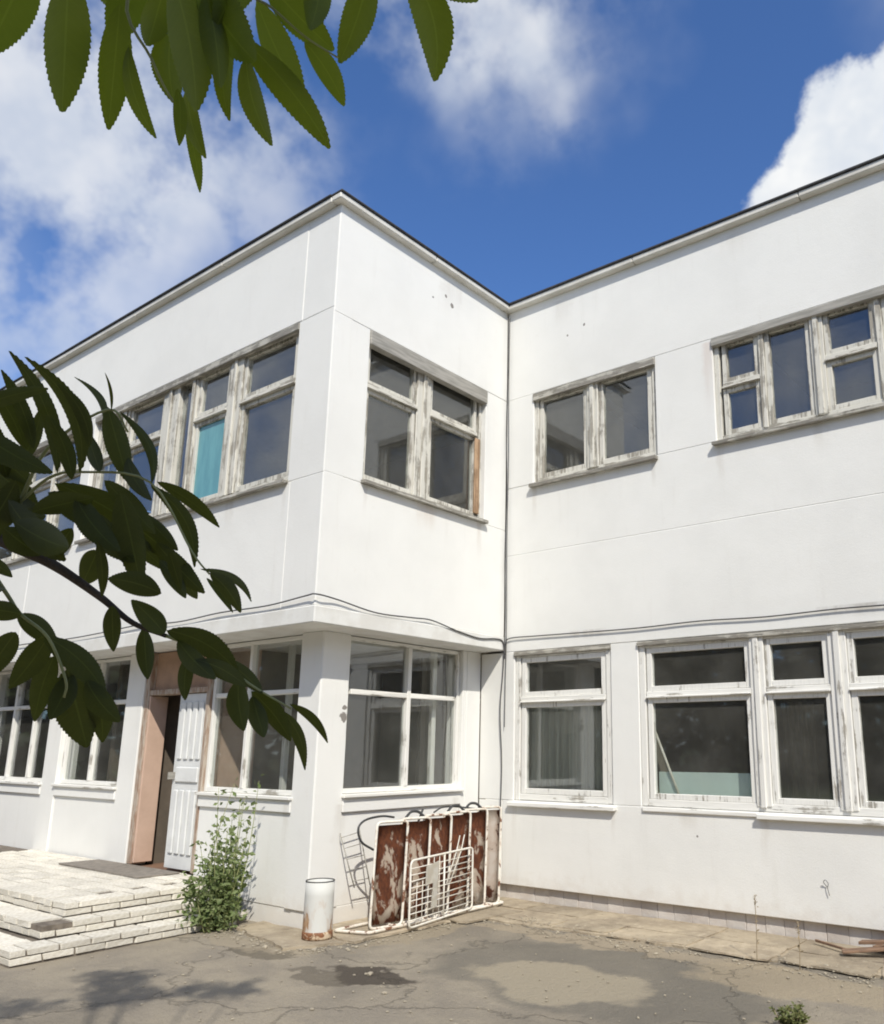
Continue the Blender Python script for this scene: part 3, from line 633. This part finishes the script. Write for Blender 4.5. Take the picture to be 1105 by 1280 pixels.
# ------------------------------------------------------------------ scrap metal against the wall
def tp(y, x, z): return Vector((x, y, z))
S2 = tag(empty('rusty_cot_stack', (.05, -1.25, .03)), 'row of rusty brown metal cot panels with chipped white tubes against the wall', 'scrap metal')
ys2 = [-2.12, -1.80, -1.49, -1.19, -.91, -.65]
for i, y0 in enumerate(ys2):
    wd = .34 if i < 5 else .28; xo = .06; sk = .07 if i < 5 else .10
    hgt = .93+.012*i
    # every panel is turned a little, so that they overlap like cards, and leans to the wall
    def P(a, z, off=0.0): return Vector((xo+.10-(.05*z/.93)+sk*a+off, y0+wd*a+.085*z/.93, .03+z))
    g = MB(); q = []
    for j in range(7):
        for kk in range(6):
            a, z = kk/5, .03+(hgt-.06)*j/6
            q.append(g.bm.verts.new(P(a*.94+.02, z, noise.noise(Vector((i*3+a*2, z*3, 0)))*.012)))
    for j in range(6):
        for kk in range(5): g.bm.faces.new((q[j*6+kk], q[j*6+kk+1], q[j*6+kk+7], q[j*6+kk+6])).smooth = True
    bmesh.ops.solidify(g.bm, geom=g.bm.faces[:], thickness=.006)
    g.build('panel', 'rust_panel' if i < 5 else 'rust_panel_pale', S2)
    pts = roundpoly([P(0, 0, .006), P(0, hgt, .006), P(1, hgt, .006), P(1, 0, .006)], 0, .05)
    MB().tube(pts, .0135, 6, False).build('tube_frame', 'chipped_tube', S2)
    if i in (1, 3, 4):
        c_ = [P(.2, hgt+.01, -.02), P(.4, hgt+.06, -.03), P(.65, hgt+.055, -.03), P(.85, hgt+.0, -.02)]
        MB().tube(spline(c_, 5), .014, 6).build('hinge', 'hose', S2)
MB().tube(roundpoly([(.33, -2.28, .045), (.33, -.36, .045), (-.02, -.32, .04), (-.02, -2.38, .04)], 0, .04), .014, 6, False).build('base_frame', 'chipped_tube', S2)
for y in (-1.9, -1.2, -.5): MB().tube([(-.02, y, .04), (.33, y, .045)], .010, 6).build('cross_bar', 'chipped_tube', S2)
MB().tube([(-.16, -1.2, .9), (-.1, -1.2, 1.03)], .012, 6).build('bolt', 'hose', S2)
ld = tag(empty('cot_ladder', (-.2, -2.05, .22)), 'small grey ladder-like cot side leaning behind the rusty panels', 'ladder')
for (a, b_) in (((-.20, -2.00, .34), (-.335, -2.10, .84)), ((-.20, -1.80, .34), (-.335, -1.86, .88))): MB().tube([a, b_], .006, 6).build('rail', 'flashing', ld)
for k in range(5):
    t_ = .12+.2*k; a = Vector((-.20, -2.00, .34)).lerp(Vector((-.335, -2.10, .84)), t_); c_ = Vector((-.20, -1.80, .34)).lerp(Vector((-.335, -1.86, .88)), t_)
    MB().tube([a, c_], .0045, 6).build('rung', 'flashing', ld)
gt = tag(empty('wire_cot_side', (.4, -1.4, .03)), 'white tubular cot side with thin wire bars leaning on the rusty panels', 'cot side')
def Gp(a, h): return Vector((.44-.10*a-.05*h/.58, -1.89+1.0*a+.05*h/.58, .035+h+.03*a))
MB().tube(roundpoly([Gp(0, 0), Gp(0, .58), Gp(1, .58), Gp(1, 0)], 0, .05), .0105, 6, False).build('tube_frame', 'white_tube', gt)
MB().tube([Gp(.52, .0), Gp(.52, .58)], .010, 6).build('upright', 'white_tube', gt)
for k in range(9):
    h = .06+.056*k; MB().tube([Gp(.0, h), Gp(.5, h+rnd(-.008, .008)), Gp(1, h)], .0048, 5).build('wire_bar', 'white_tube', gt)
for k in range(5):
    a = .10+.085*k; MB().tube([Gp(a, .0), Gp(a, .38 if k < 3 else .58)], .004, 5).build('wire_bar', 'white_tube', gt)
for a0, a1 in ((.56, .72), (.62, .80)): MB().tube([Gp(a0, .30), Gp(a1, .58), Gp(a1+.05, .72)], .006, 5).build('bent_bar', 'white_tube', gt)
g = MB(); q = [Gp(a, h)+Vector((.012, 0, 0)) for a, h in ((.22, .50), (.42, .53), (.41, .36), (.40, .12), (.30, .11), (.33, .34), (.21, .33))]
f = g.bm.faces.new([g.bm.verts.new(x) for x in q]); bmesh.ops.solidify(g.bm, geom=[f], thickness=.004); g.build('plate', 'white_tube', gt)
tag(MB().tube(spline([(.02, -1.98, .70), (-.02, -2.10, .78), (-.03, -2.14, .90), (-.03, -2.06, .975), (-.03, -1.85, 1.0), (-.03, -1.68, .98)], 6), .011, 7).build('hose_loop', 'hose'), 'black rubber hose looped over the end of the rusty panels', 'hose')
tag(MB().tube(spline([(-.13, -1.0, .985), (-.14, -.85, 1.03), (-.15, -.6, 1.02), (-.16, -.3, .985)], 6), .009, 7).build('hose', 'hose'), 'short dark hose lying along the top of the pale end panel', 'hose')

# ------------------------------------------------------------------ cables
def cable(pts, r, label, name='cable'):
    return tag(MB().tube(spline(pts, 5), r, 6).build(name, 'wire'), label, 'cable')
p_ = []
x = -9.5
while x < -.1: p_.append((x, -D-.035, 3.02+rnd(-.02, .02))); x += .8
p_ += [(-.1, -D-.045, 3.055), (.045, -D-.03, 3.06), (.035, -2.6, 3.045), (.03, -2.1, 2.985), (.03, -1.6, 3.0), (.03, -1.3, 3.01), (.03, -.9, 2.945), (.03, -.5, 2.90), (.03, -.2, 2.925), (.03, -.06, 2.90), (.045, -.045, 2.7)]
cable(p_, .0075, 'dark cable slung along the edge of the overhang around the corner')
cable([(.03, -.03, 7.2), (.035, -.03, 6.4), (.02, -.03, 5.6), (.04, -.03, 4.8), (.022, -.03, 4.0), (.035, -.03, 3.2), (.02, -.035, 2.6), (-.02, -.035, 2.1), (.01, -.03, 1.5), (.0, -.03, .9), (.0, -.03, .3)], .0065, 'dark cable hanging down the inner corner from roof to plinth')
cable([(.055, -.03, 7.2), (.05, -.03, 6.2), (.062, -.03, 5.2), (.05, -.03, 4.2), (.06, -.03, 3.1), (.05, -.03, 2.4), (.045, -.03, 1.9)], .0045, 'thinner cable beside the main drop in the inner corner')
p_ = [(.04, -.03, 2.75), (.05, -.028, 2.90), (.13, -.026, 2.945)]
x = .5
while x < 9.5: p_.append((x, -.024, 2.935-.004*x+rnd(-.012, .012))); x += .7
cable(p_, .007, 'dark cable running along the long wing above the ground floor windows')
tag(MB().tube(spline([(3.70, -.004, .47), (3.68, -.03, .51), (3.70, -.035, .53), (3.72, -.03, .50), (3.71, -.02, .46), (3.72, -.016, .40)], 5), .003, 5).build('wire_hook', 'wire'), 'small bent wire hook sticking out of the lower wall', 'wire')

# ------------------------------------------------------------------ sapling by the steps
SX, SY = -1.06, -2.90
T_ = tag(empty('sapling', (SX, SY, 0)), 'leafy green sapling growing between the brick steps and the wall', 'shrub')
st = MB(); tips = []
for k in range(26):
    a = rnd(0, math.tau); hh = rnd(.35, .85) if k > 9 else rnd(.9, 1.42); sp = rnd(.08, .34)*(1 if k > 9 else .75)
    b0 = Vector((SX+rnd(-.10, .10), SY+rnd(-.12, .12), -.02)); e_ = b0+Vector((math.cos(a)*sp*.8, math.sin(a)*sp, hh))
    mdl = b0.lerp(e_, .5)+Vector((rnd(-.05, .05), rnd(-.05, .05), .06)); c_ = spline([b0, mdl, e_], 6)
    st.tube(c_, [.006*(1-i/len(c_))+.0015 for i in range(len(c_))], 5); tips.append(c_)
st.build('stem', 'pale_stalk', T_)
fb = bmesh.new()
def leafquad(bm_, p_, s, d=None, w=.55):
    d = d or Vector((rnd(-1, 1), rnd(-1, 1), rnd(-.5, .8))).normalized(); a = d.orthogonal().normalized(); a = Matrix.Rotation(rnd(0, 6.28), 3, d) @ a; n_ = d.cross(a)
    q = [p_, p_+d*s*.45+a*s*w*.5+n_*s*.1, p_+d*s, p_+d*s*.45-a*s*w*.5+n_*s*.1]
    vs = [bm_.verts.new(x) for x in q]; bm_.faces.new((vs[0], vs[1], vs[2])); bm_.faces.new((vs[0], vs[2], vs[3]))
for c_ in tips:
    tall = c_[-1].z > .9
    for i, q in enumerate(c_):
        if q.z < .05: continue
        dens = 5 if q.z < .55 else (3 if q.z < .95 else 2)
        for k in range(dens): leafquad(fb, q+Vector((rnd(-.05, .05), rnd(-.06, .06), rnd(-.05, .05))), rnd(.045, .08))
for k in range(950):
    r = math.sqrt(rnd(0, 1)); a = rnd(0, math.tau); z = abs(random.gauss(0, .30))+.05
    if z > .8: continue
    rr = (.33 if z < .45 else .33-(z-.45)*.45)*r*(.75+.25*math.sin(a*3+z*7)); leafquad(fb, Vector((SX-.03+math.cos(a)*rr*.85, SY+math.sin(a)*rr*1.05, z)), rnd(.04, .075))
me = bpy.data.meshes.new('foliage'); fb.to_mesh(me); fb.free(); tag(link('foliage', me, 'sapling_leaf', T_), kind='stuff')

# ------------------------------------------------------------------ small things on the ground
def weed(x, y, n, h, label, mat='weed_leaf'):
    W_ = tag(empty('weed', (x, y, 0)), label, 'plant'); g = MB(); fb = bmesh.new()
    for k in range(n):
        a = rnd(0, math.tau); s = rnd(.3, 1)*h; b0 = Vector((x+rnd(-.05, .05), y+rnd(-.05, .05), -.015)); e_ = b0+Vector((math.cos(a)*s*.6, math.sin(a)*s*.6, s))
        c_ = spline([b0, b0.lerp(e_, .5)+Vector((0, 0, s*.15)), e_], 4); g.tube(c_, [.003*(1-i/len(c_))+.001 for i in range(len(c_))], 4)
        for q in c_[2:]:
            for r in range(3): leafquad(fb, q+Vector((rnd(-.01, .01), rnd(-.01, .01), 0)), rnd(.02, .04))
    g.build('stem', 'dry_stalk', W_); me = bpy.data.meshes.new('foliage'); fb.to_mesh(me); fb.free(); tag(link('foliage', me, mat, W_), kind='stuff')
weed(4.20, -2.36, 34, .13, 'bushy little weed growing out of the yard asphalt')
for (x, y, h, lb_) in ((3.42, -.98, .50, 'tall dry seed stalk rising from the pavement edge'), (3.78, -1.02, .34, 'shorter dry stalk beside the tall seed stalk')):
    W_ = tag(empty('dry_weed', (x, y, 0)), lb_, 'plant'); c_ = spline([(x, y, 0), (x+.01, y, h*.5), (x+.0, y+.02, h)], 5)
    MB().tube(c_, .003, 5).build('stem', 'dry_stalk', W_); fb = bmesh.new()
    for k in range(26): leafquad(fb, Vector((x+rnd(-.012, .012), y+.02+rnd(-.012, .012), h-rnd(0, .09))), rnd(.012, .022))
    for k in range(8): leafquad(fb, c_[rnd(0, 1) > .5 and 3 or 5]+Vector((rnd(-.01, .01), 0, rnd(-.1, .1))), .03)
    me = bpy.data.meshes.new('seed_head'); fb.to_mesh(me); fb.free(); tag(link('seed_head', me, 'dry_stalk', W_), kind='stuff')
def plank(a, b_, wd, th, label, grp=None):
    a, b_ = Vector(a), Vector(b_); L_ = (b_-a).length; o = MB().box(-L_/2, L_/2, -wd/2, wd/2, -th/2, th/2, .003, .003).build('plank', 'old_plank')
    o.location = (a+b_)/2; o.rotation_euler = (b_-a).to_track_quat('X', 'Z').to_euler(); return tag(o, label, 'plank', grp)
plank((3.62, -.16, .05), (3.98, -.36, .045), .025, .02, 'thin brown stick lying alone on the wall pavement')
plank((3.92, -.42, .045), (4.75, -.12, .16), .09, .022, 'broken brown plank sloping at the foot of the wood heap')
plank((4.02, -.24, .10), (4.85, -.30, .22), .10, .025, 'broken brown plank lying on top of the wood heap')
plank((4.10, -.10, .05), (4.9, -.18, .06), .12, .03, 'broad brown plank underneath the wood heap by the wall')
gm = bmesh.new()
for k in range(1500):
    m_ = rnd(0, 1)
    if m_ < .45: x, y = rnd(.2, 5), -.92+random.gauss(0, .14)
    elif m_ < .65: x, y = .35+random.gauss(0, .12), rnd(-2.7, -.9)
    elif m_ < .8: x, y = rnd(-1.0, .4), -2.85+random.gauss(0, .12)
    else: x, y = rnd(-1, 4.8), rnd(-4.6, -1)
    if x < -1.1: continue
    r = rnd(.003, .012)*(2.0 if rnd(0, 1) > .93 else 1); M_ = Matrix.Translation((x, y, gz(x, y)+(.02 if (y > -.95) else .004)+r*.25)) @ Matrix.Rotation(rnd(0, 6), 4, 'Z') @ Matrix.Diagonal((r*rnd(.8, 1.6), r, r*rnd(.4, .8), 1))
    g0 = len(gm.verts); bmesh.ops.create_icosphere(gm, subdivisions=1, radius=1, matrix=M_)
me = bpy.data.meshes.new('gravel'); gm.to_mesh(me); gm.free()
tag(link('gravel', me, 'stone'), 'loose stone chips scattered on the yard and along the broken pavement', 'gravel', kind='stuff')

# ------------------------------------------------------------------ rowan tree over the viewpoint
TR = Vector((7.6, -9.7, 0))
RW = tag(empty('rowan_tree', TR), 'rowan tree with dark serrated leaflets hanging in front of the building and sky', 'tree')
tk = MB(); tk.tube(spline([TR+Vector((0, 0, -.1)), TR+Vector((.05, .05, 1.0)), TR+Vector((-.1, .2, 2.0)), TR+Vector((-.3, .5, 3.2)), TR+Vector((-.6, .9, 4.6))], 6), [.13-.004*i for i in range(25)], 10)
fork = TR+Vector((-.14, .26, 2.3))
tk.build('trunk', 'bark', RW)
def at(u, v, dep): return CAM+pdir(u, v)*dep
def leaflet(b0, tip, wpx, par, dep=.48, curve=None, tilt=None, mat='rowan_leaf'):
    d0 = dep+rnd(-.03, .03); d1 = d0+rnd(-.025, .025)
    p0, p1 = at(*b0, d0), at(*tip, d1); L_ = (p1-p0).length; yv = (p1-p0).normalized()
    vd = ((p0+p1)/2-CAM).normalized(); xv = yv.cross(vd).normalized(); zv = xv.cross(yv)
    tl = tilt if tilt is not None else rnd(-.45, .45); R_ = Matrix.Rotation(tl, 3, yv); xv = R_ @ xv; zv = R_ @ zv
    wd = .92*wpx*dep/FPX/max(math.cos(tl), .6); cv = -(curve if curve is not None else rnd(-.06, .06))*L_; bend = rnd(-.02, .10)*L_
    b2 = bmesh.new(); N = 46; mid = []; le = []; ri = []
    for i in range(N+1):
        t_ = i/N; prof = (math.sin(math.pi*t_**.92)**.70)*.5*(1-.12*t_) if 0 < t_ < 1 else 0
        tooth = (1.03 if i % 2 else .965) if .12 < t_ < .97 else 1
        cx = cv*4*t_*(1-t_); zz = -bend*t_*t_
        c_ = Vector((cx, t_*L_, zz)); hw = wd*prof*tooth; up = hw*.28
        sl_ = L_/N*.55 if i % 2 else 0
        mid.append(c_); le.append(c_+Vector((-hw, sl_, up))); ri.append(c_+Vector((hw, sl_, up)))
    mv = [b2.verts.new(x) for x in mid]; lv = [b2.verts.new(x) for x in le[1:-1]]; rv = [b2.verts.new(x) for x in ri[1:-1]]
    for S_ in (lv, rv):
        b2.faces.new((mv[0], mv[1], S_[0])); b2.faces.new((mv[N-1], mv[N], S_[-1]))
        for i in range(N-2): b2.faces.new((mv[i+1], mv[i+2], S_[i+1], S_[i]))
    uvl = b2.loops.layers.uv.new('UVMap'); pos = {}
    for i, x_ in enumerate(mv): pos[x_] = (.5, i/N)
    for i, x_ in enumerate(lv): pos[x_] = (0, (i+1)/N)
    for i, x_ in enumerate(rv): pos[x_] = (1, (i+1)/N)
    for f_ in b2.faces:
        for lp in f_.loops: lp[uvl].uv = pos[lp.vert]
    bmesh.ops.recalc_face_normals(b2, faces=b2.faces)
    me = bpy.data.meshes.new('leaflet'); b2.to_mesh(me); b2.free(); o = link('leaflet', me, mat, None, True)
    o.parent = par; M_ = Matrix(((xv.x, yv.x, zv.x, p0.x), (xv.y, yv.y, zv.y, p0.y), (xv.z, yv.z, zv.z, p0.z), (0, 0, 0, 1)))
    o.matrix_parent_inverse = Matrix.Translation(-parent_loc(par)); o.matrix_basis = M_
def twig(pts, r0, r1, mat, name='branch', n=6):
    c_ = spline(pts, n); k = len(c_)-1; return MB().tube(c_, [r1+(r0-r1)*(1-i/k)**1.5 for i in range(k+1)], 7).build(name, mat, RW)
DU, DL = .50, .48
bU = twig([fork+Vector((0, 0, .6)), Vector((7.0, -8.9, 3.3)), CAM+Vector((-.05, -.25, .95)), at(330, -330, .55), at(250, -120, .5)], .030, .004, 'bark')
bL = twig([fork, Vector((6.9, -9.0, 2.25)), Vector((6.0, -8.35, 2.0)), at(-330, 560, .55), at(-60, 650, .50), at(20, 683, DL), at(70, 708, DL), at(125, 746, DL), at(165, 778, DL), at(208, 795, DL)], .010, .0013, 'bark')
def rach(pts, dep, par_r=.0008): return twig([at(u_, v_, dep) for u_, v_ in pts], par_r*1.4, par_r*.7, 'pale_stalk', 'branch', 5)
rach([(250, -120), (300, -20), (340, 10), (380, 45), (422, 72)], DU); rach([(250, -120), (225, -20), (270, 35), (312, 76)], DU); rach([(250, -120), (160, -5), (190, 75), (212, 120), (236, 152)], DU, .0009)
rach([(250, -120), (110, -60), (40, -60)], DU); rach([(250, -120), (400, -90), (500, -48)], DU)
for a in (((40, -60), (-20, 72), 66), ((86, -40), (77, 139), 56, 0), ((150, 5), (136, 163), 42, 0), ((160, 58), (195, 172), 24, .08), ((215, -30), (246, 140), 58), ((236, 105), (257, 196), 24), ((222, 110), (224, 182), 18),
          ((232, 148), (250, 241), 17, -.03), ((258, -12), (271, 116), 36), ((292, 40), (287, 155), 26, .08), ((308, 70), (340, 185), 32, .05), ((300, 45), (412, 190), 44, -.05), ((320, 0), (384, 132), 48), ((380, 52), (431, 133), 34, -.05),
          ((330, -28), (418, 64), 50), ((464, -45), (424, 82), 46), ((505, -46), (543, 101), 56, -.10), ((240, -40), (322, 78), 62), ((192, -42), (140, 62), 52), ((206, -20), (186, 62), 42), ((214, 40), (216, 132), 46), ((345, -60), (262, 40), 50), ((100, -60), (150, 20), 40), ((400, -60), (385, 40), 40), ((520, -60), (598, 2), 34)):
    leaflet(a[0], a[1], a[2], bU, DU, a[3] if len(a) > 3 else None)
rach([(-40, 660), (10, 640), (60, 598), (105, 590), (188, 603), (240, 690), (262, 718)], DL); rach([(-20, 700), (10, 745), (26, 768), (60, 797), (82, 850), (80, 872)], DL, .001)
rach([(208, 795), (258, 815), (312, 855), (364, 886)], DL); rach([(20, 640), (60, 560), (135, 512), (160, 540)], DL, .0009)
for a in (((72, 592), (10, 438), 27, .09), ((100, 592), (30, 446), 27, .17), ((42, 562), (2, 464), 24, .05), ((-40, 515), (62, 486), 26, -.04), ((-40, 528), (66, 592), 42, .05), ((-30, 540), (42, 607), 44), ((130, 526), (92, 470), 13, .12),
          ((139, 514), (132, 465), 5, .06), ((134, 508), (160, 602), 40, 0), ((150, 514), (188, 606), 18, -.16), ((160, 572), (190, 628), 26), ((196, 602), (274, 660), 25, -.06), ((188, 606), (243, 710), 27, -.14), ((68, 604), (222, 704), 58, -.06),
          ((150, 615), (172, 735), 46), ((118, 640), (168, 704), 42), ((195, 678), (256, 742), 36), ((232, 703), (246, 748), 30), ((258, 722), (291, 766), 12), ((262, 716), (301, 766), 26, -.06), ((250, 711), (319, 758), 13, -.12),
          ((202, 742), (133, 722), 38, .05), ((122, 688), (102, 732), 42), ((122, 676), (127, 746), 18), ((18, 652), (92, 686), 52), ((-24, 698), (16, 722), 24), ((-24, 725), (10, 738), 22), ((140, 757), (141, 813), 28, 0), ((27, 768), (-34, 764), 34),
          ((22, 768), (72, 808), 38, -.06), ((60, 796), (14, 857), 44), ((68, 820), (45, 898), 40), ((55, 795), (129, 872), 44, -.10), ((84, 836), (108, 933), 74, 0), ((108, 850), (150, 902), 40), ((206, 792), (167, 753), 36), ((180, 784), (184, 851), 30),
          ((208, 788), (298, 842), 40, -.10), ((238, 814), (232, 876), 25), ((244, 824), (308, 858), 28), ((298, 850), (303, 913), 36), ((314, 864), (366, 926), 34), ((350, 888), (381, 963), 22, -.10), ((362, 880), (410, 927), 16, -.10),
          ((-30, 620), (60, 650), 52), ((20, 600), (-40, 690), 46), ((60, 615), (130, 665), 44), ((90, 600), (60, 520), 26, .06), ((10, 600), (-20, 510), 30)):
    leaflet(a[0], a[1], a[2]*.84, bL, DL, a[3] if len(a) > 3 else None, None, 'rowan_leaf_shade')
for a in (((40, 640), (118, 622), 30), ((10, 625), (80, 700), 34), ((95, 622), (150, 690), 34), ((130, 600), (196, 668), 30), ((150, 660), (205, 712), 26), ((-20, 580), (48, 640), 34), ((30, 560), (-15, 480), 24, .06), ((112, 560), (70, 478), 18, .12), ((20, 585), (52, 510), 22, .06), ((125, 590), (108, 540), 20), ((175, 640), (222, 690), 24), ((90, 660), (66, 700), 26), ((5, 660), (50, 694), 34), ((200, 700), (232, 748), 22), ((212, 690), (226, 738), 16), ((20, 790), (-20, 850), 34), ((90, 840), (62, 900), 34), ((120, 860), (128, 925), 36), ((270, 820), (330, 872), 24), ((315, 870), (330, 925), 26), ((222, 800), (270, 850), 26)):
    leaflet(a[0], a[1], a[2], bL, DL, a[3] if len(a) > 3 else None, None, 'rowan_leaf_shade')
# the rest of the crown, above and behind the viewpoint; its lower left limb throws the blots of shade on the yard
cf = bmesh.new(); tips = []
def spray(p_, L_=.16):
    d = Vector((rnd(-1, 1), rnd(-1, 1), rnd(-.9, .3))).normalized(); a = d.cross(Vector((0, 0, 1))).normalized()
    for i in range(6):
        for s in (-1, 1): leafquad(cf, p_+d*L_*i/6, .062, (a*s+d*.5+Vector((0, 0, rnd(-.3, .1)))).normalized(), .36)
    leafquad(cf, p_+d*L_, .06, d, .36)
def clump(c_, r, n):
    for k in range(n):
        v_ = Vector((random.gauss(0, 1), random.gauss(0, 1), random.gauss(0, 1))).normalized()*r*rnd(.3, 1)**.5; spray(Vector(c_)+Vector((v_.x, v_.y, v_.z*.6)))
HC = 4.9; sh = SUN*(HC/SUN.z); spots = []
limb = [fork+Vector((-.1, .2, .9))]
for (x, y, r, n) in ((.25, -4.42, .22, 60), (.55, -4.08, .16, 34), (.72, -3.86, .14, 26), (-.05, -4.42, .14, 24), (-.35, -4.28, .14, 26), (-.15, -4.12, .12, 18), (-1.0, -5.1, .25, 40), (.0, -5.0, .2, 30)):
    c_ = Vector((x, y, 0))+sh; clump(c_, r, n); spots.append(c_)
for (x, y, z, r, n) in ((6.9, -8.6, 4.0, 1.0, 620), (7.6, -9.3, 4.4, 1.2, 520), (7.0, -8.3, 3.1, .6, 260), (6.5, -8.4, 3.3, .55, 240), (7.3, -8.9, 3.4, .8, 360), (8.3, -9.9, 3.6, 1.0, 320), (6.6, -9.6, 4.0, .9, 260)): clump((x, y, z), r, n)
me = bpy.data.meshes.new('crown'); cf.to_mesh(me); cf.free(); tag(link('crown', me, 'rowan_leaf', RW), kind='stuff')
lm = MB()
for c_ in spots: lm.tube(spline([fork+Vector((-.2, .3, 1.2)), (fork+c_)/2+Vector((0, -.2, 1.4)), c_], 5), [.022-.0018*i for i in range(11)], 6)
for e_ in ((6.9, -8.6, 4.0), (8.3, -9.9, 3.6), (6.6, -9.6, 4.0)): lm.tube(spline([fork, (fork+Vector(e_))/2+Vector((.1, 0, .1)), Vector(e_)], 5), [.05-.004*i for i in range(11)], 6)
lm.build('limb', 'bark', RW)

# ------------------------------------------------------------------ wood across the yard, mirrored in the ground floor windows
wf = bmesh.new()
for k in range(60000):
    a = rnd(-math.pi*1.08, math.pi*.12); R_ = rnd(30, 42); x, y = math.cos(a)*R_+1, math.sin(a)*R_-2
    top = 9.5+3*noise.noise(Vector((x*.16, y*.16, 0)))
    leafquad(wf, Vector((x, y, rnd(0, 1)**.8*top)), rnd(.45, .95), None, .8)
me = bpy.data.meshes.new('wood'); wf.to_mesh(me); wf.free()
tag(link('wood', me, 'wood_leaf'), 'dense green wood beyond the far side of the yard', 'wood', kind='stuff')
